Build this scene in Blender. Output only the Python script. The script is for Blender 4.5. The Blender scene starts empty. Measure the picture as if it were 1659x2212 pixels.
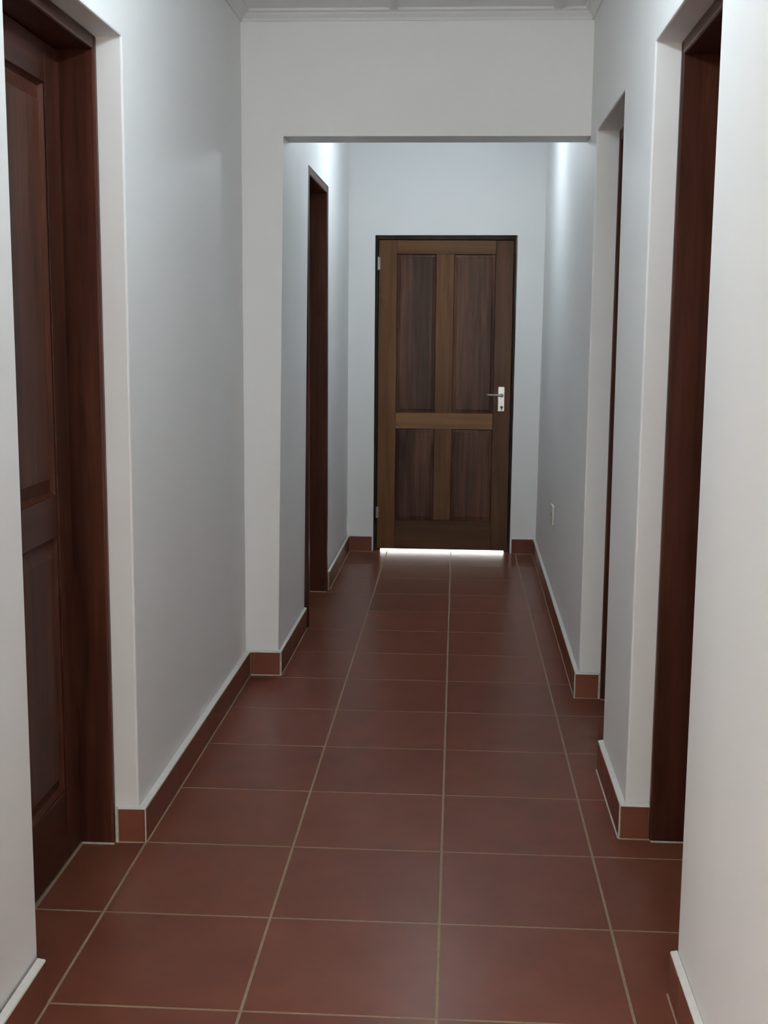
import bpy, bmesh, math
from mathutils import Matrix, Vector
sc = bpy.context.scene
COL = sc.collection

# ------------------------------------------------------------------ camera
F_PX, PITCH, YAW, ROLL = 2629.6178, 0.148728941, 0.05843328, 0.008552747
CAM = Vector((0.018867, -2.309826, 1.392471))
fw = Vector((-math.sin(YAW) * math.cos(PITCH), math.cos(YAW) * math.cos(PITCH), -math.sin(PITCH)))
rt = Vector((math.cos(YAW), math.sin(YAW), 0)); up = rt.cross(fw)
r2 = rt * math.cos(ROLL) + up * math.sin(ROLL); u2 = -rt * math.sin(ROLL) + up * math.cos(ROLL)
cam_d = bpy.data.cameras.new('camera'); cam = bpy.data.objects.new('camera', cam_d); COL.objects.link(cam)
cam_d.sensor_fit = 'HORIZONTAL'; cam_d.sensor_width = 36.0; cam_d.lens = 36.0 * F_PX / 1659.0
cam_d.clip_start = 0.02; cam_d.clip_end = 200
m = Matrix((r2, u2, -fw)).transposed().to_4x4(); m.translation = CAM
cam.matrix_world = m
sc.camera = cam

# ------------------------------------------------------------------ world, sun, exposure
SKY = 16.5
SUN = 9.0
LAMP_FAR = 90.0
LAMP_NEAR = 128.0
sc.view_settings.view_transform = 'Standard'; sc.view_settings.look = 'None'
sc.view_settings.gamma = 1.0; sc.view_settings.use_curve_mapping = False
sc.view_settings.exposure = 0.0
world = bpy.data.worlds.new('overcast_sky'); sc.world = world; world.use_nodes = True
bg = world.node_tree.nodes['Background']
bg.inputs[0].default_value = (1.0, 0.96, 0.905, 1); bg.inputs[1].default_value = SKY
sun_d = bpy.data.lights.new('sun', 'SUN'); sun_d.energy = SUN; sun_d.angle = 0.01; sun_d.color = (1, 0.95, 0.86)
sun = bpy.data.objects.new('sun', sun_d); COL.objects.link(sun); sun.location = (0, 12, 9)
sun.rotation_euler = (math.radians(-38), 0, math.radians(-12))
for wx in (-1.7, 0.0, 1.7):          # sampling portals in the three front windows
    pd = bpy.data.lights.new('window_portal', 'AREA'); pd.shape = 'RECTANGLE'; pd.size = 1.2; pd.size_y = 1.3
    pd.cycles.is_portal = True
    po = bpy.data.objects.new('window_portal', pd); COL.objects.link(po)
    po.location = (wx, -5.12, 1.55); po.rotation_euler = (math.radians(90), 0, 0)
    po.rotation_euler = (math.radians(90), 0, 0)
pd = bpy.data.lights.new('window_portal', 'AREA'); pd.shape = 'RECTANGLE'; pd.size = 1.7; pd.size_y = 1.3
pd.cycles.is_portal = True
po = bpy.data.objects.new('window_portal', pd); COL.objects.link(po)
po.location = (-3.12, -3.1, 1.55); po.rotation_euler = (math.radians(90), 0, math.radians(-90))

# ------------------------------------------------------------------ materials
def mat(name):
    M = bpy.data.materials.new(name); M.use_nodes = True
    nt = M.node_tree; b = nt.nodes['Principled BSDF']
    return M, nt, b
def N(nt, t, **kw):
    n = nt.nodes.new(t)
    for k, v in kw.items(): setattr(n, k, v)
    return n
def ramp(nt, stops):
    r = N(nt, 'ShaderNodeValToRGB'); e = r.color_ramp.elements
    while len(e) < len(stops): e.new(0.5)
    for i, (p, c) in enumerate(stops): e[i].position = p; e[i].color = (*c, 1)
    return r
def bump(nt, b, src, dist, strength=1.0):
    bp = N(nt, 'ShaderNodeBump'); bp.inputs['Strength'].default_value = strength; bp.inputs['Distance'].default_value = dist
    nt.links.new(src, bp.inputs['Height']); nt.links.new(bp.outputs[0], b.inputs['Normal'])
def noise(nt, scale, detail=4.0, rough=0.55, vec=None):
    n = N(nt, 'ShaderNodeTexNoise'); n.inputs['Scale'].default_value = scale
    n.inputs['Detail'].default_value = detail; n.inputs['Roughness'].default_value = rough
    if vec is not None: nt.links.new(vec, n.inputs['Vector'])
    return n

def paint(name, col, rough=0.45, spec=0.35):
    M, nt, b = mat(name)
    tc = N(nt, 'ShaderNodeTexCoord')
    n = noise(nt, 1.6, 3, vec=tc.outputs['Object'])
    r = ramp(nt, [(0.3, tuple(c * 0.97 for c in col)), (0.7, col)])
    nt.links.new(n.outputs[0], r.inputs[0]); nt.links.new(r.outputs[0], b.inputs['Base Color'])
    b.inputs['Roughness'].default_value = rough; b.inputs['Specular IOR Level'].default_value = spec
    n2 = noise(nt, 9, 6, 0.6, tc.outputs['Object']); bump(nt, b, n2.outputs[0], 0.006, 0.25)
    return M
WALL = paint('white_wall_paint', (0.90, 0.90, 0.895), 0.58)
CEIL = paint('white_ceiling_board', (0.90, 0.90, 0.90), 0.6)
TRIM = paint('white_cornice_paint', (0.80, 0.80, 0.79), 0.5)

def wood(name, dark, mid, light, axis='z', rough=0.32, scale=1.0, coat=0.25):
    M, nt, b = mat(name)
    tc = N(nt, 'ShaderNodeTexCoord'); oi = N(nt, 'ShaderNodeObjectInfo')
    mp = N(nt, 'ShaderNodeMapping')
    s = {'x': (2.2, 38, 38), 'y': (38, 2.2, 38), 'z': (38, 38, 2.2)}[axis]
    mp.inputs['Scale'].default_value = tuple(v * scale for v in s)
    ml = N(nt, 'ShaderNodeMath', operation='MULTIPLY'); ml.inputs[1].default_value = 9.0
    nt.links.new(oi.outputs['Random'], ml.inputs[0])
    va = N(nt, 'ShaderNodeVectorMath', operation='ADD')
    nt.links.new(tc.outputs['Object'], va.inputs[0]); nt.links.new(ml.outputs[0], va.inputs[1])
    nt.links.new(va.outputs[0], mp.inputs['Vector'])
    n = noise(nt, 1.0, 6, 0.62, mp.outputs[0]); n.inputs['Distortion'].default_value = 0.5
    mp2 = N(nt, 'ShaderNodeMapping'); mp2.inputs['Scale'].default_value = tuple(v * 0.16 for v in s)
    nt.links.new(va.outputs[0], mp2.inputs['Vector'])
    n2 = noise(nt, 1.0, 3, 0.5, mp2.outputs[0])
    mx = N(nt, 'ShaderNodeMath', operation='MULTIPLY_ADD'); mx.inputs[1].default_value = 0.55
    m2 = N(nt, 'ShaderNodeMath', operation='MULTIPLY'); m2.inputs[1].default_value = 0.45
    nt.links.new(n2.outputs[0], m2.inputs[0]); nt.links.new(n.outputs[0], mx.inputs[0]); nt.links.new(m2.outputs[0], mx.inputs[2])
    r = ramp(nt, [(0.34, dark), (0.5, mid), (0.66, light)])
    nt.links.new(mx.outputs[0], r.inputs[0]); nt.links.new(r.outputs[0], b.inputs['Base Color'])
    b.inputs['Roughness'].default_value = rough
    b.inputs['Specular IOR Level'].default_value = 0.13; b.inputs['Coat Weight'].default_value = coat * 0.1; b.inputs['Coat Roughness'].default_value = 0.3
    bump(nt, b, n.outputs[0], 0.0012, 0.5)
    return M
# mahogany of the side doors
MAHOG = {a: wood('mahogany_' + a, (0.026, 0.0080, 0.0050), (0.060, 0.0185, 0.0108), (0.098, 0.031, 0.0180), a, 0.36, 0.8) for a in 'xyz'}
# brown hardwood of the end door: stiles, lighter lock rail, dark panels
OAK = {a: wood('brown_hardwood_' + a, (0.070, 0.030, 0.0115), (0.120, 0.052, 0.020), (0.175, 0.080, 0.031), a, 0.34, 0.7) for a in 'xz'}
OAK_DARK_SHADED = {a: wood('dark_shaded_hardwood_' + a, (0.045, 0.019, 0.0090), (0.078, 0.034, 0.0160), (0.115, 0.051, 0.0240), a, 0.34, 0.7) for a in 'xz'}  # right stile's darker tone; on the bottom rail, weaker light painted into the colour
RAILW = wood('pale_rail_hardwood', (0.155, 0.073, 0.031), (0.225, 0.110, 0.048), (0.275, 0.142, 0.065), 'x', 0.34, 0.7)
PANELW = wood('dark_panel_hardwood', (0.014, 0.0060, 0.0047), (0.062, 0.0255, 0.0160), (0.130, 0.056, 0.033), 'z', 0.30, 1.0)
DARKW = wood('blackened_frame_wood', (0.012, 0.008, 0.005), (0.024, 0.016, 0.009), (0.036, 0.026, 0.014), 'z', 0.5, 0.8, 0.05)
OLIVE = wood('dull_frame_wood', (0.026, 0.018, 0.010), (0.046, 0.033, 0.019), (0.064, 0.047, 0.028), 'z', 0.42, 0.8, 0.1)

def tile_mat(name, k=1.0, rough=0.30, spec=0.15):
    M, nt, b = mat(name)
    tc = N(nt, 'ShaderNodeTexCoord'); oi = N(nt, 'ShaderNodeObjectInfo'); ge = N(nt, 'ShaderNodeNewGeometry')
    n = noise(nt, 5.5, 5, 0.6, ge.outputs['Position'])
    r = ramp(nt, [(0.30, (0.150 * k, 0.046 * k, 0.027 * k)), (0.70, (0.186 * k, 0.060 * k, 0.035 * k))])
    nt.links.new(n.outputs[0], r.inputs[0])
    hv = N(nt, 'ShaderNodeHueSaturation')
    mr = N(nt, 'ShaderNodeMapRange'); mr.inputs['To Min'].default_value = 0.93; mr.inputs['To Max'].default_value = 1.07
    nt.links.new(oi.outputs['Random'], mr.inputs['Value']); nt.links.new(mr.outputs[0], hv.inputs['Value'])
    nt.links.new(r.outputs[0], hv.inputs['Color']); nt.links.new(hv.outputs[0], b.inputs['Base Color'])
    b.inputs['Roughness'].default_value = rough
    b.inputs['Specular IOR Level'].default_value = spec
    return M
TILE = tile_mat('terracotta_tile')
BTILE = tile_mat('terracotta_skirting_tile', 1.08, 0.42, 0.2)
def plain(name, col, rough=0.7, metal=0.0, nscale=60, amt=0.12):
    M, nt, b = mat(name)
    tc = N(nt, 'ShaderNodeTexCoord'); n = noise(nt, nscale, 4, vec=tc.outputs['Object'])
    r = ramp(nt, [(0.3, tuple(c * (1 - amt) for c in col)), (0.7, tuple(min(1, c * (1 + amt)) for c in col))])
    nt.links.new(n.outputs[0], r.inputs[0]); nt.links.new(r.outputs[0], b.inputs['Base Color'])
    b.inputs['Roughness'].default_value = rough; b.inputs['Metallic'].default_value = metal
    return M
GROUT = plain('tan_grout', (0.29, 0.21, 0.135), 0.85)
PGROUT = plain('pale_mortar', (0.50, 0.46, 0.40), 0.85, 0, 90, 0.2)
BEAD = plain('white_bead', (0.76, 0.75, 0.71), 0.6, 0, 40, 0.05)
CHROME = plain('brushed_steel', (0.58, 0.58, 0.57), 0.34, 1.0, 120, 0.05)
HINGE = plain('dull_hinge_steel', (0.42, 0.40, 0.39), 0.5, 0.6, 120, 0.1)
BLACK = plain('keyhole_black', (0.02, 0.02, 0.02), 0.6)
PLATE = plain('cream_plastic', (0.74, 0.71, 0.62), 0.35, 0, 30, 0.04)
CONC = plain('sunlit_concrete', (0.55, 0.52, 0.46), 0.9, 0, 12, 0.1)
GLASS, _nt, _b = mat('window_glass')
_b.inputs['Transmission Weight'].default_value = 1.0; _b.inputs['Roughness'].default_value = 0.0
_b.inputs['IOR'].default_value = 1.02; _b.inputs['Base Color'].default_value = (0.97, 0.98, 0.97, 1)
def glow(name, col, strength):
    M, nt, b = mat(name)
    b.inputs['Base Color'].default_value = (0.8, 0.8, 0.8, 1)
    b.inputs['Emission Color'].default_value = (*col, 1); b.inputs['Emission Strength'].default_value = strength
    return M

# ------------------------------------------------------------------ mesh helpers
def link(o, parent=None):
    COL.objects.link(o)
    if parent is not None: o.parent = parent
    return o
def tag(o, label=None, cat=None, kind=None, group=None):
    if label: o['label'] = label
    if cat: o['category'] = cat
    if kind: o['kind'] = kind
    if group: o['group'] = group
    return o
def base(parent): return Vector((0, 0, 0)) if parent is None else parent['_b'] if False else parent.matrix_basis.translation.copy()
def from_bm(name, bm, material, parent=None, smooth=False):
    bmesh.ops.recalc_face_normals(bm, faces=bm.faces)
    off = Vector((0, 0, 0))
    q = parent
    while q is not None: off += q.location; q = q.parent
    if off.length: bmesh.ops.translate(bm, verts=bm.verts, vec=-off)
    me = bpy.data.meshes.new(name); bm.to_mesh(me); bm.free()
    for mm in (material if isinstance(material, (list, tuple)) else [material]): me.materials.append(mm)
    if smooth:
        for p in me.polygons: p.use_smooth = True
    return link(bpy.data.objects.new(name, me), parent)
def hexa(bm, b4, t4, mi=0):
    v = [bm.verts.new(p) for p in list(b4) + list(t4)]
    fs = [(3, 2, 1, 0), (4, 5, 6, 7), (0, 1, 5, 4), (1, 2, 6, 5), (2, 3, 7, 6), (3, 0, 4, 7)]
    out = []
    for f in fs:
        fc = bm.faces.new([v[i] for i in f]); fc.material_index = mi; out.append(fc)
    return v, out
def bbox(bm, x0, x1, y0, y1, z0, z1, mi=0):
    x0, x1 = sorted((x0, x1)); y0, y1 = sorted((y0, y1)); z0, z1 = sorted((z0, z1))
    return hexa(bm, [(x0, y0, z0), (x1, y0, z0), (x1, y1, z0), (x0, y1, z0)],
                [(x0, y0, z1), (x1, y0, z1), (x1, y1, z1), (x0, y1, z1)], mi)
def bev(bm, w, seg=2):
    bmesh.ops.recalc_face_normals(bm, faces=bm.faces)
    bmesh.ops.bevel(bm, geom=list(bm.edges), offset=w, segments=seg, affect='EDGES', profile=0.5, clamp_overlap=True)
def box(name, x0, x1, y0, y1, z0, z1, material, parent=None, bevel=0.0, seg=2):
    bm = bmesh.new(); bbox(bm, x0, x1, y0, y1, z0, z1)
    if bevel: bev(bm, bevel, seg)
    return from_bm(name, bm, material, parent)
def prism(name, outline, front, back, material, parent=None, bevel=0.004):
    """outline: list of 2-D points; front/back: functions 2-D point -> 3-D point"""
    bm = bmesh.new()
    a = [bm.verts.new(front(p)) for p in outline]; c = [bm.verts.new(back(p)) for p in outline]
    n = len(outline)
    bm.faces.new(a); bm.faces.new(list(reversed(c)))
    for i in range(n): bm.faces.new([a[i], c[i], c[(i + 1) % n], a[(i + 1) % n]])
    o = from_bm(name, bm, material, parent)
    if bevel:
        md = o.modifiers.new('soft_edge', 'BEVEL'); md.width = bevel; md.segments = 2; md.limit_method = 'ANGLE'; md.angle_limit = math.radians(50)
    return o
def cyl(bm, p0, p1, r, seg=16, r1=None):
    p0 = Vector(p0); p1 = Vector(p1); d = p1 - p0
    mt = Matrix.Translation((p0 + p1) / 2) @ d.to_track_quat('Z', 'Y').to_matrix().to_4x4()
    bmesh.ops.create_cone(bm, cap_ends=True, segments=seg, radius1=r, radius2=r if r1 is None else r1, depth=d.length, matrix=mt)
def empty(name, loc):
    o = bpy.data.objects.new(name, None); o.location = loc; o.empty_display_size = 0.1; COL.objects.link(o); return o
def struct(o, label, cat): return tag(o, label, cat, 'structure')

# ------------------------------------------------------------------ shell measures
H = 2.575                 # ceiling height
Y0 = -0.90                # where the corridor opens to the front room
YB = 5.29                 # end wall face
YH0, YH1, ZH = 2.46, 2.622, 2.118   # dropped header
def lerp(a, b, t): return a + (b - a) * t
def xL(y, z=0): return lerp(-0.828, -0.817, (y - 0.8) / 1.66)
def xLF(y, z):
    bot = lerp(-0.686, -0.658, (y - 2.46) / 2.83); top = lerp(-0.657, -0.655, (y - 2.46) / 2.83)
    return lerp(bot, top, min(1.0, z / 2.118))
def xR(y, z=0): return 0.506
def xRF(y, z=0): return lerp(0.507, 0.531 + 0.004 * z, (y - 2.46) / 2.83)
def xend(y): return 0

L1 = (0.018, 0.815, 2.108)      # left doorway: near edge, far edge, soffit
R1 = (0.132, 0.945, 2.118)
R2 = (1.492, 2.254, 2.106)
LF = (3.245, 4.105, 2.116)      # flush doorway in the far left wall
BD = (-0.493, 0.373, 1.963)     # end door opening

# ------------------------------------------------------------------ floor with its tiles
S, G = 0.404, 0.0046
bm = bmesh.new(); bbox(bm, -3.4, 3.4, -5.4, YB + 0.17, -0.14, -0.0003)
floor = struct(from_bm('floor', bm, GROUT), 'corridor floor of square terracotta tiles with tan grout', 'floor')
TH = 0.010
bm = bmesh.new(); bbox(bm, G / 2, S - G / 2, G / 2, S - G / 2, -TH, 0); bev(bm, 0.0012, 1)
full_tile = bpy.data.meshes.new('floor_tile'); bmesh.ops.recalc_face_normals(bm, faces=bm.faces); bm.to_mesh(full_tile); bm.free()
full_tile.materials.append(TILE)
def tile(x0, x1, y0, y1):
    if abs(x1 - x0 - S) < 1e-4 and abs(y1 - y0 - S) < 1e-4:
        o = bpy.data.objects.new('floor_tile', full_tile); o.location = (x0, y0, 0)
        return link(o, floor)
    b_ = bmesh.new(); bbox(b_, x0 + G / 2, x1 - G / 2, y0 + G / 2, y1 - G / 2, -TH, 0); bev(b_, 0.0012, 1)
    return from_bm('floor_tile', b_, TILE, floor)
for j in range(-2, 13):
    for i in (-2, -1, 0, 1):
        tile(i * S, (i + 1) * S, j * S, (j + 1) * S)
for i in (-2, -1, 0, 1): tile(i * S, (i + 1) * S, 13 * S, YB + 0.16)
for j in (0, 1): tile(-0.978, -2 * S, j * S, (j + 1) * S if j == 0 else 2 * S)   # into the left doorway
for j in (8, 9): tile(-0.96, -2 * S, j * S, (j + 1) * S)
bm = bmesh.new()
for j in range(-13, -2):
    for i in range(-8, 8):
        bbox(bm, i * S + G / 2, (i + 1) * S - G / 2, j * S + G / 2, (j + 1) * S - G / 2, -TH, 0)
tag(from_bm('floor_tiles_front_room', bm, TILE, floor), kind='stuff')

# ------------------------------------------------------------------ walls
W_ = lambda o, l: struct(o, l, 'wall')
TW = 0.235
o = prism('wall_left', [(Y0, 0), (L1[0], 0), (L1[0], L1[2]), (L1[1], L1[2]), (L1[1], 0), (YH0, 0), (YH0, H), (Y0, H)],
          lambda p: (xL(p[0]), p[0], p[1]), lambda p: (-0.826 - TW, p[0], p[1]), WALL, bevel=0.005)
W_(o, 'white painted corridor wall with the recessed panelled mahogany door')
o = prism('wall_right', [(Y0, 0), (R1[0], 0), (R1[0], R1[2]), (R1[1], R1[2]), (R1[1], 0), (1.468, 0), (1.512, R2[2]),
          (R2[1], R2[2]), (R2[1], 0), (YH0, 0), (YH0, H), (Y0, H)],
          lambda p: (xR(p[0]), p[0], p[1]), lambda p: (0.506 + TW, p[0], p[1]), WALL, bevel=0.005)
W_(o, 'white painted corridor wall with two recessed doorways before the header')
o = prism('wall_arch', [(-0.95, 0), (-0.686, 0), (-0.657, ZH), (0.510, ZH + 0.001), (0.510, H), (-0.95, H)],
          lambda p: (p[0], YH0, p[1]), lambda p: (xLF(YH1, p[1]) if -0.7 < p[0] < -0.6 else p[0], YH1, p[1]), WALL, bevel=0.0)
W_(o, 'white pier and dropped header crossing the corridor')
o = prism('wall_left_far', [(YH1, 0), (LF[0], 0), (LF[0], LF[2]), (LF[1], LF[2]), (LF[1], 0), (YB, 0), (YB, H), (YH1, H)],
          lambda p: (xLF(*p), p[0], p[1]), lambda p: (-0.90, p[0], p[1]), WALL, bevel=0.0)
W_(o, 'white wall beyond the header with a flush framed doorway')
o = prism('wall_right_far', [(YH0, 0), (YB, 0), (YB, H), (YH0, H)],
          lambda p: (xRF(*p), p[0], p[1]), lambda p: (0.74, p[0], p[1]), WALL, bevel=0.0)
W_(o, 'plain white wall beyond the header beside the end door')
o = prism('wall_back', [(-3.4, 0), (BD[0], 0), (BD[0], BD[2]), (BD[1] + 0.003, BD[2] + 0.003), (BD[1] - 0.003, 0), (3.4, 0), (3.4, H), (-3.4, H)],
          lambda p: (p[0], YB, p[1]), lambda p: (p[0], YB + 0.17, p[1]), WALL, bevel=0.003)
W_(o, 'white end wall around the brown panelled door')
# the rest of the house: front room behind the camera, side rooms behind the closed doors
for nm, a, b_, lb in (('wall_front_room_left', -3.2, -0.80 - TW - 0.02, 'white partition left of the corridor mouth'),
                      ('wall_front_room_right', 0.506 + TW, 3.2, 'white partition right of the corridor mouth')):
    W_(box(nm, a, b_, Y0, Y0 + 0.15, 0, H, WALL), lb)
bm = bmesh.new()
bbox(bm, -3.4, -3.2, -5.2, -3.95, 0, H); bbox(bm, -3.4, -3.2, -2.25, YB, 0, H)
bbox(bm, -3.4, -3.2, -3.95, -2.25, 0, 0.9); bbox(bm, -3.4, -3.2, -3.95, -2.25, 2.2, H)
W_(from_bm('wall_outer_left', bm, WALL), 'outer white wall closing the rooms behind the left doors')
W_(box('wall_outer_right', 3.2, 3.4, -5.2, YB, 0, H, WALL), 'outer white wall closing the rooms behind the right doors')
bm = bmesh.new()
WX = [-1.7, 0.0, 1.7]; xs = [-3.4] + [v for w in WX for v in (w - 0.6, w + 0.6)] + [3.4]
for k in range(0, len(xs), 2): bbox(bm, xs[k], xs[k + 1], -5.4, -5.2, 0, H)
for w in WX:
    bbox(bm, w - 0.6, w + 0.6, -5.4, -5.2, 0, 0.9); bbox(bm, w - 0.6, w + 0.6, -5.4, -5.2, 2.2, H)
W_(from_bm('wall_front', bm, WALL), 'front room wall with three windows')
for k, w in enumerate(WX):
    we = struct(empty('window_%d' % (k + 1), (w, -5.3, 0.9)), ('left', 'middle', 'right')[k] + ' front room window with a dark wooden frame', 'window')
    for sx in (-1, 1): box('stile', w + sx * 0.6, w + sx * 0.55, -5.34, -5.28, 0.9, 2.2, MAHOG['z'], we)
    for z0 in (0.9, 2.15): box('rail', w - 0.55, w + 0.55, -5.34, -5.28, z0, z0 + 0.05, MAHOG['x'], we)
    box('mullion', w - 0.02, w + 0.02, -5.34, -5.28, 0.95, 2.15, MAHOG['z'], we)
    for sx in (-1, 1): box('pane', w + sx * 0.02, w + sx * 0.55, -5.313, -5.309, 0.95, 2.15, GLASS, we)

we = struct(empty('window_4', (-3.3, -3.1, 0.9)), 'added side window of the front room with a dark wooden frame', 'window')  # unseen window, added to throw light across onto the near right wall
for y0, y1 in ((-3.95, -3.90), (-2.30, -2.25)): box('stile', -3.34, -3.28, y0, y1, 0.9, 2.2, MAHOG['z'], we)
for z0 in (0.9, 2.15): box('rail', -3.34, -3.28, -3.90, -2.30, z0, z0 + 0.05, MAHOG['y'], we)
box('mullion', -3.34, -3.28, -3.12, -3.08, 0.95, 2.15, MAHOG['z'], we)
for y0, y1 in ((-3.90, -3.12), (-3.08, -2.30)): box('pane', -3.313, -3.309, y0, y1, 0.95, 2.15, GLASS, we)

# ------------------------------------------------------------------ ceiling, battens, cornices
ceil = struct(box('ceiling', -3.4, 3.4, -5.4, YB + 0.17, H, H + 0.12, CEIL), 'white boarded ceiling with thin cover battens', 'ceiling')
for bx_ in (-0.237, 0.368):
    box('batten', bx_ - 0.016, bx_ + 0.016, Y0, YH0 - 0.042, H - 0.011, H, TRIM, ceil, 0.003, 1)
    box('batten', bx_ - 0.016, bx_ + 0.016, YH1, YB, H - 0.011, H, TRIM, ceil, 0.003, 1)
PROF = [(0, 0), (0, -0.040), (0.007, -0.040), (0.010, -0.030), (0.020, -0.020), (0.024, -0.013), (0.036, -0.009), (0.036, 0)]
def cornice(name, p0, p1, inward, label):
    """crown moulding; profile (out from wall, down from ceiling) swept from p0 to p1"""
    p0 = Vector((*p0, H)); p1 = Vector((*p1, H)); inn = Vector((*inward, 0))
    bm_ = bmesh.new()
    a = [bm_.verts.new(p0 + inn * u + Vector((0, 0, v))) for u, v in PROF]
    c = [bm_.verts.new(p1 + inn * u + Vector((0, 0, v))) for u, v in PROF]
    n = len(PROF); bm_.faces.new(a); bm_.faces.new(list(reversed(c)))
    for i in range(n): bm_.faces.new([a[i], c[i], c[(i + 1) % n], a[(i + 1) % n]])
    return struct(from_bm(name, bm_, TRIM), label, 'cornice')
cornice('trim_1', (-0.95 + 0.131, YH0), (0.506, YH0), (0, -1), 'white cornice along the top of the dropped header')
cornice('trim_2', (xL(Y0), Y0), (xL(YH0), YH0), (1, 0), 'white cornice above the wall with the recessed panelled door')
cornice('trim_3', (0.506, Y0), (0.506, YH0), (-1, 0), 'white cornice above the wall with two recessed doorways')

# ------------------------------------------------------------------ skirting of cut tiles
BH = 0.0965
def skirting(name, p0, p1, inward, depth, joints, label, foot=(0.003, GROUT)):
    """runs along the visible face line p0->p1; depth = how far the wall lies behind the face"""
    p0 = Vector((*p0, 0)); p1 = Vector((*p1, 0)); inn = Vector((*inward, 0)); d = (p1 - p0); Ln = d.length; d.normalize()
    def q(t, u, z): v = p0 + d * t - inn * u; return (v.x, v.y, z)
    bm_ = bmesh.new()
    hexa(bm_, [q(0, 0.0022, 0), q(Ln, 0.0022, 0), q(Ln, depth, 0), q(0, depth, 0)],
         [q(0, 0.0022, BH - 0.003), q(Ln, 0.0022, BH - 0.003), q(Ln, depth, BH - 0.003), q(0, depth, BH - 0.003)], 0)
    par = struct(from_bm(name, bm_, GROUT), label, 'skirting')
    cuts = [0] + sorted(t for t in joints if 0.03 < t < Ln - 0.03) + [Ln]
    for k in range(len(cuts) - 1):
        a, c = cuts[k] + 0.0018, cuts[k + 1] - 0.0018
        b2 = bmesh.new()
        hexa(b2, [q(a, 0, 0.0025), q(c, 0, 0.0025), q(c, 0.008, 0.0025), q(a, 0.008, 0.0025)],
             [q(a, 0, BH - 0.002), q(c, 0, BH - 0.002), q(c, 0.008, BH - 0.002), q(a, 0.008, BH - 0.002)])
        bev(b2, 0.001, 1)
        from_bm('skirting_tile', b2, BTILE, par)
    b3 = bmesh.new()
    hexa(b3, [q(0, 0.001, BH - 0.002), q(Ln, 0.001, BH - 0.002), q(Ln, depth, BH - 0.002), q(0, depth, BH - 0.002)],
         [q(0, 0.002, BH + 0.0015), q(Ln, 0.002, BH + 0.0015), q(Ln, depth, BH + 0.004), q(0, depth, BH + 0.004)])
    from_bm('plaster_bead', b3, BEAD, par)
    b4 = bmesh.new()
    hexa(b4, [q(0, -foot[0], 0), q(Ln, -foot[0], 0), q(Ln, 0.001, 0), q(0, 0.001, 0)],
         [q(0, -foot[0] * 0.6, 0.0018), q(Ln, -foot[0] * 0.6, 0.0018), q(Ln, 0.001, 0.003), q(0, 0.001, 0.003)])
    from_bm('foot_joint', b4, foot[1], par)
    return par
def rows(y0, y1): return [j * S - y0 for j in range(-3, 14) if y0 < j * S < y1]
def edge_strip(x0, x1, y0, y1, parent, z1=BH):
    box('mortar_joint', x0, x1, y0, y1, 0, z1, PGROUT, parent)
sk = {}
sk['ln'] = skirting('baseboard_left_near', (-0.811, Y0), (-0.808, -0.002), (1, 0), 0.018, rows(Y0, 0), 'terracotta skirting of the wall before the recessed panelled door')
sk['lr'] = skirting('baseboard_left_reveal', (-0.882, 0.800), (-0.808, 0.803), (0, -1), 0.013, [], 'short skirting tile on the jamb of the recessed panelled door')
edge_strip(-0.8085, -0.8055, 0.8005, 0.806, sk['lr']); edge_strip(-0.8895, -0.882, 0.798, 0.813, sk['lr'])
sk['lm'] = skirting('baseboard_left_middle', (-0.806, 0.806), (-0.797, 2.444), (1, 0), 0.020, rows(0.806, 2.444), 'terracotta skirting between the panelled door and the pier')
sk['p'] = skirting('baseboard_pier', (-0.797, 2.445), (-0.677, 2.447), (0, -1), 0.013, [], 'single skirting tile across the foot of the white pier', (0.005, PGROUT))
edge_strip(-0.677, -0.6705, 2.4455, 2.458, sk['p'])
sk['lfa'] = skirting('baseboard_left_far', (-0.671, 2.449), (-0.664, LF[0] - 0.002), (1, 0), 0.012, rows(2.449, 3.24), 'terracotta skirting between the pier and the flush doorway')
sk['lfb'] = skirting('baseboard_left_end', (-0.647, LF[1] + 0.002), (-0.643, YB - 0.013), (1, 0), 0.012, rows(4.1, 5.2), 'terracotta skirting between the flush doorway and the end wall')
sk['bl'] = skirting('baseboard_back_left', (-0.643, 5.277), (-0.502, 5.277), (0, -1), 0.012, [], 'short skirting tile at the hinge side of the end door')
sk['br'] = skirting('baseboard_back_right', (0.381, 5.277), (0.514, 5.277), (0, -1), 0.012, [], 'short skirting tile at the handle side of the end door')
sk['rf'] = skirting('baseboard_right_far', (0.4895, 2.243), (0.514, YB - 0.013), (-1, 0), 0.0155, rows(2.243, 5.27), 'long terracotta skirting from the deep doorway to the end wall')
sk['r2'] = skirting('baseboard_right_reveal', (0.4915, 2.240), (0.580, 2.240), (0, -1), 0.013, [], 'short skirting tile on the jamb of the narrow doorway')
edge_strip(0.488, 0.4915, 2.2395, 2.2455, sk['r2']); edge_strip(0.580, 0.5865, 2.238, 2.252, sk['r2'])
sk['rm'] = skirting('baseboard_right_middle', (0.489, 0.935), (0.489, 1.470), (-1, 0), 0.0165, rows(0.935, 1.46), 'terracotta skirting between the two recessed doorways', (0.0035, PGROUT))
sk['r1'] = skirting('baseboard_right_jamb', (0.4915, 0.931), (0.571, 0.930), (0, -1), 0.013, [], 'short skirting tile on the jamb of the wide doorway')
edge_strip(0.488, 0.4915, 0.9305, 0.937, sk['r1']); edge_strip(0.571, 0.577, 0.927, 0.943, sk['r1'])
sk['rn'] = skirting('baseboard_right_near', (0.490, Y0), (0.489, R1[0] - 0.002), (-1, 0), 0.0155, [r - 0.36 for r in rows(Y0, 0.2)] + [0.93], 'terracotta skirting of the wall before the wide doorway')

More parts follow.
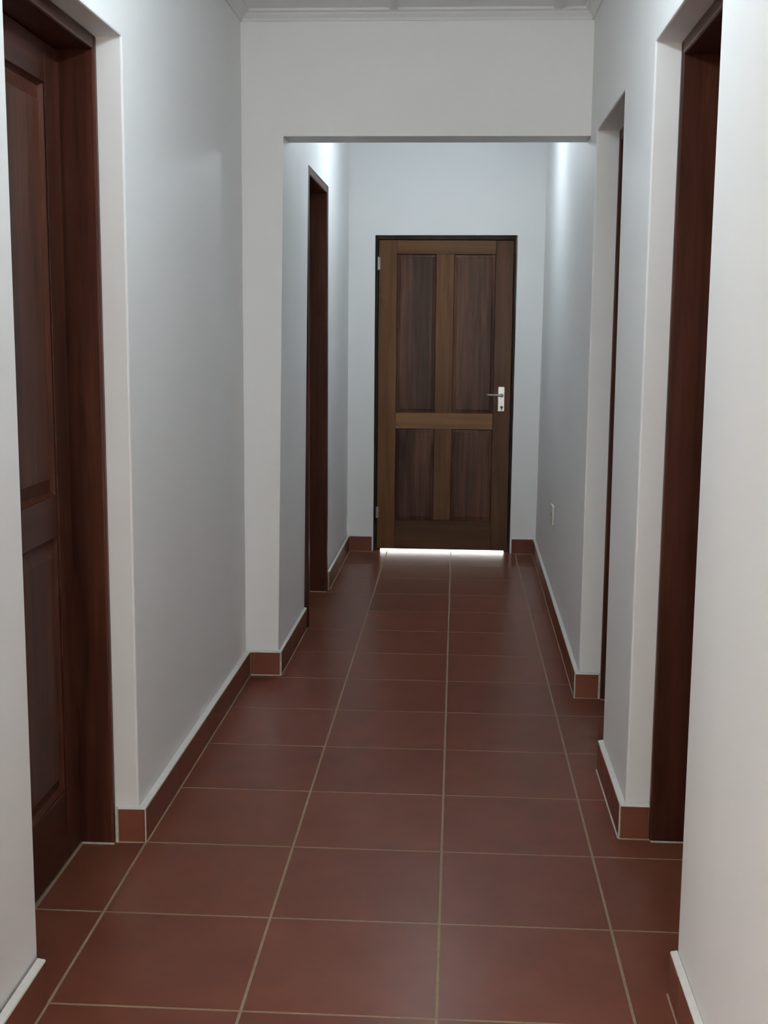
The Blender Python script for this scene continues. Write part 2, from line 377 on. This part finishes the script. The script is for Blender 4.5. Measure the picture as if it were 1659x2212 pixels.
for key, x0, x1, y1 in (('lr', -0.978, -0.890, 0.790), ('r1', 0.574, 0.670, 0.920), ('r2', 0.588, 0.688, 2.229), ('lfb', -0.770, -0.660, 4.050)):
    box('mortar_joint', x0, x1, y1 - 0.006, y1, 0, 0.003, PGROUT, sk[key])     # mortar smeared along the foot of the frames
# ------------------------------------------------------------------ doors
def raised_panel(bm_, to3, u0, u1, v0, v1, rec=0.017, slope=0.045, field=0.003, inset=0.008):
    """panel seen from the front; to3(u, v, depth) -> point; depth > 0 goes into the door"""
    def ring(k, dep): return [bm_.verts.new(to3(*p, dep)) for p in ((u0 + k, v0 + k), (u1 - k, v0 + k), (u1 - k, v1 - k), (u0 + k, v1 - k))]
    rs = [ring(0, 0.022), ring(0, rec * 0.35), ring(inset, rec), ring(inset + 0.004, rec), ring(slope, field + 0.0015), ring(slope + 0.002, field)]
    for a, c in zip(rs, rs[1:]):
        for i in range(4): bm_.faces.new([a[i], a[(i + 1) % 4], c[(i + 1) % 4], c[i]])
    bm_.faces.new(rs[-1]); bm_.faces.new(list(reversed(rs[0])))
def side_door(name, label, sgn, face, y0, y1, ztop, jt, leafx, head_t, stop=True, panels=True, wood_=MAHOG, front_mat=None, zt_leaf=None, near_skew=0.0):
    """door in a side wall. sgn=-1: left wall (goes to -x). face: x of frame front; y0,y1 opening; jt jamb thickness"""
    P = struct(empty(name, (leafx, (y0 + y1) / 2, 0)), label, 'door')
    depth = leafx + sgn * 0.055
    fm = front_mat or wood_
    ns = near_skew
    # jambs and head
    bm_ = bmesh.new()
    xa, xb = sorted((face, depth)); 
    hexa(bm_, [(xa, y0 - ns, 0), (xb, y0 - ns, 0), (xb, y0 + jt, 0), (xa, y0 + jt, 0)], [(xa, y0 + ns, ztop), (xb, y0 + ns, ztop), (xb, y0 + jt, ztop), (xa, y0 + jt, ztop)])
    bev(bm_, 0.006); from_bm('jamb', bm_, fm['z'], P)
    box('jamb', face, depth, y1 - jt, y1, 0, ztop, fm['z'], P, 0.006)
    box('head', face, depth, y0 + jt, y1 - jt, ztop - head_t, ztop, fm['y'], P, 0.006)
    # leaf
    a, c = y0 + jt + 0.003, y1 - jt - 0.003; zb, zt = 0.005, ztop - head_t - 0.003
    lx0, lx1 = leafx, leafx + sgn * 0.040
    st = 0.105
    box('stile', lx0, lx1, a, a + st, zb, zt, wood_['z'], P, 0.0025)
    box('stile', lx0, lx1, c - st, c, zb, zt, wood_['z'], P, 0.0025)
    zr = [(zb, 0.195), (0.868, 0.972), (1.972, zt)]
    for q0, q1 in zr: box('rail', lx0, lx1, a + st, c - st, q0, q1, wood_['y'], P, 0.0025)
    mid = (a + c) / 2
    for q0, q1 in ((0.195, 0.868), (0.972, 1.972)):
        for u0, u1 in ((a + st, c - st),):
            b2 = bmesh.new(); raised_panel(b2, lambda u, v, d_: (leafx + sgn * d_, u, v), u0, u1, q0, q1)
            from_bm('panel', b2, wood_['z'], P)
    # stop behind the leaf
    xs_ = sorted((lx1 + sgn * 0.001, depth))
    box('door_stop', xs_[0], xs_[1], y0 + jt, y0 + jt + 0.018, 0, ztop - head_t, wood_['z'], P)
    box('door_stop', xs_[0], xs_[1], y1 - jt - 0.018, y1 - jt, 0, ztop - head_t, wood_['z'], P)
    return P
side_door('door_1', 'mahogany panelled door deep in the recess with a plaster reveal', -1, -0.892, L1[0], L1[1], L1[2], 0.025, -0.981, 0.036)
side_door('door_2', 'mahogany door in the wide doorway across from the panelled door', 1, 0.571, R1[0], R1[1], R1[2], 0.025, 0.672, 0.036)
side_door('door_3', 'dark door in the narrow doorway just before the header', 1, 0.5865, 1.512, R2[1], R2[2], 0.025, 0.690, 0.036, near_skew=0.0)
OL = {'y': wood('dull_frame_wood_y', (0.026, 0.018, 0.010), (0.046, 0.033, 0.019), (0.064, 0.047, 0.028), 'y', 0.42, 0.8, 0.1), 'z': OLIVE}
side_door('door_4', 'dark door with a flush frame in the wall beyond the pier', -1, -0.657, LF[0], LF[1], LF[2], 0.055, -0.775, 0.036, front_mat=MAHOG)

# end door
D = struct(empty('door_5', (-0.06, 5.33, 0)), 'brown four panel wooden door closing the corridor end', 'door')
YF = 5.303; YK = 5.343
box('jamb', BD[0], -0.4745, YF - 0.004, YB + 0.16, 0, BD[2], DARKW, D, 0.002)
box('jamb', 0.3565, BD[1] - 0.003, YF - 0.004, YB + 0.16, 0, BD[2], DARKW, D, 0.002)
box('head', -0.4745, 0.3565, YF - 0.004, YB + 0.16, 1.939, BD[2], DARKW, D, 0.002)
for a_, c_, z0, z1 in ((-0.4745, -0.452, 0, 1.939), (0.334, 0.3565, 0, 1.939), (-0.452, 0.334, 1.915, 1.939)):
    box('door_stop', a_, c_, YK + 0.001, YK + 0.02, z0, z1, DARKW, D)
X0, X1, Z0, Z1 = -0.4715, 0.3535, 0.0155, 1.9355
box('stile', X0, -0.359, YF, YK, Z0, Z1, OAK['z'], D, 0.002)
box('stile', 0.246, X1, YF, YK, Z0, Z1, OAK_DARK_SHADED['z'], D, 0.002)
tag(box('top_rail', -0.359, 0.246, YF, YK, 1.853, Z1, OAK['x'], D, 0.002))
tag(box('lock_rail', -0.359, 0.246, YF - 0.001, YK, 0.780, 0.880, RAILW, D, 0.002), label='pale brown lock rail')
box('bottom_rail', -0.359, 0.246, YF, YK, Z0, 0.202, OAK_DARK_SHADED['x'], D, 0.002)
for z0, z1 in ((0.202, 0.780), (0.880, 1.853)):
    box('muntin', -0.117, -0.008, YF, YK, z0, z1, OAK['z'], D, 0.002)
    for u0, u1 in ((-0.359, -0.117), (-0.008, 0.246)):
        b2 = bmesh.new()
        raised_panel(b2, lambda u, v, d_: (u, YF + d_, v), u0, u1, z0, z1, rec=0.014, slope=0.020, field=0.011, inset=0.004)
        from_bm('panel', b2, PANELW, D)
for z0, z1 in ((1.755, 1.834), (0.212, 0.284)):
    b2 = bmesh.new(); cyl(b2, (-0.473, YF - 0.006, z0), (-0.473, YF - 0.006, z1), 0.006, 12)
    hg = from_bm('hinge', b2, HINGE, D)
    box('hinge_leaf', -0.4705, -0.462, YF - 0.0015, YF, z0 + 0.003, z1 - 0.003, HINGE, hg)
b2 = bmesh.new(); bbox(b2, 0.275, 0.318, YF - 0.009, YF, 0.894, 1.048); bev(b2, 0.004, 2)
hp = tag(from_bm('handle_plate', b2, CHROME, D), label='steel lever handle plate')
b2 = bmesh.new(); cyl(b2, (0.298, YF - 0.009, 0.996), (0.298, YF - 0.050, 0.996), 0.011, 16)
cyl(b2, (0.306, YF - 0.048, 0.996), (0.250, YF - 0.050, 0.998), 0.0085, 14, 0.0075)
cyl(b2, (0.250, YF - 0.050, 0.998), (0.206, YF - 0.044, 0.999), 0.0075, 14, 0.005)
from_bm('lever', b2, CHROME, hp, True)
b2 = bmesh.new(); cyl(b2, (0.300, YF - 0.0095, 0.921), (0.300, YF - 0.004, 0.921), 0.009, 16)
bbox(b2, 0.297, 0.303, YF - 0.0095, YF - 0.004, 0.902, 0.921)
from_bm('keyhole', b2, BLACK, hp)

# ------------------------------------------------------------------ outside the end door
bm = bmesh.new(); bbox(bm, -6, 6, YB + 0.17, 14, -0.14, -0.002)
struct(from_bm('floor_outside', bm, CONC), 'sunlit concrete yard seen through the gap under the end door', 'ground')
bm = bmesh.new(); bbox(bm, -30, 30, -40, -5.4, -0.16, -0.10); bbox(bm, -30, -3.4, -5.4, 14, -0.16, -0.10)
struct(from_bm('floor_garden', bm, plain('garden_soil', (0.30, 0.27, 0.21), 0.95, 0, 3, 0.2)), 'pale garden ground outside the front room windows', 'ground')

# ------------------------------------------------------------------ socket plate
wsx = xRF(3.81)
sock = tag(empty('wall_socket', (wsx, 3.81, 0.43)), 'small cream socket plate low on the wall beside the end door', 'socket')
b2 = bmesh.new(); bbox(b2, wsx - 0.012, wsx, 3.75, 3.87, 0.430, 0.525); bev(b2, 0.003, 2)
pl = from_bm('plate', b2, PLATE, sock)
for yy in (3.79, 3.83):
    b2 = bmesh.new(); cyl(b2, (wsx - 0.0125, yy, 0.478), (wsx - 0.008, yy, 0.478), 0.006, 12); from_bm('pin_hole', b2, BLACK, sock)

# ------------------------------------------------------------------ ceiling lamps
def lamp(loc, strength, label, drop):
    L = tag(empty('pendant_lamp', loc), label, 'lamp', group='globe pendant lamps')
    x, y = loc[0], loc[1]; zc = H - drop
    b_ = bmesh.new(); cyl(b_, (x, y, H - 0.018), (x, y, H), 0.045, 32, 0.05); from_bm('ceiling_rose', b_, TRIM, L)
    b_ = bmesh.new(); cyl(b_, (x, y, zc + 0.055), (x, y, H - 0.018), 0.007, 12); from_bm('rod', b_, TRIM, L)
    b_ = bmesh.new(); bmesh.ops.create_uvsphere(b_, u_segments=32, v_segments=18, radius=0.062, matrix=Matrix.Translation((x, y, zc)))
    from_bm('globe', b_, glow('lamp_globe_glass', (0.80, 0.93, 1.0), strength), L, True)
    return L
lamp((-0.07, 3.98, H), LAMP_FAR, 'white globe lamp hanging from the ceiling beyond the header', 0.19)
lamp((-0.16, 0.30, H), LAMP_NEAR, 'white globe lamp hanging from the ceiling before the header', 0.20)
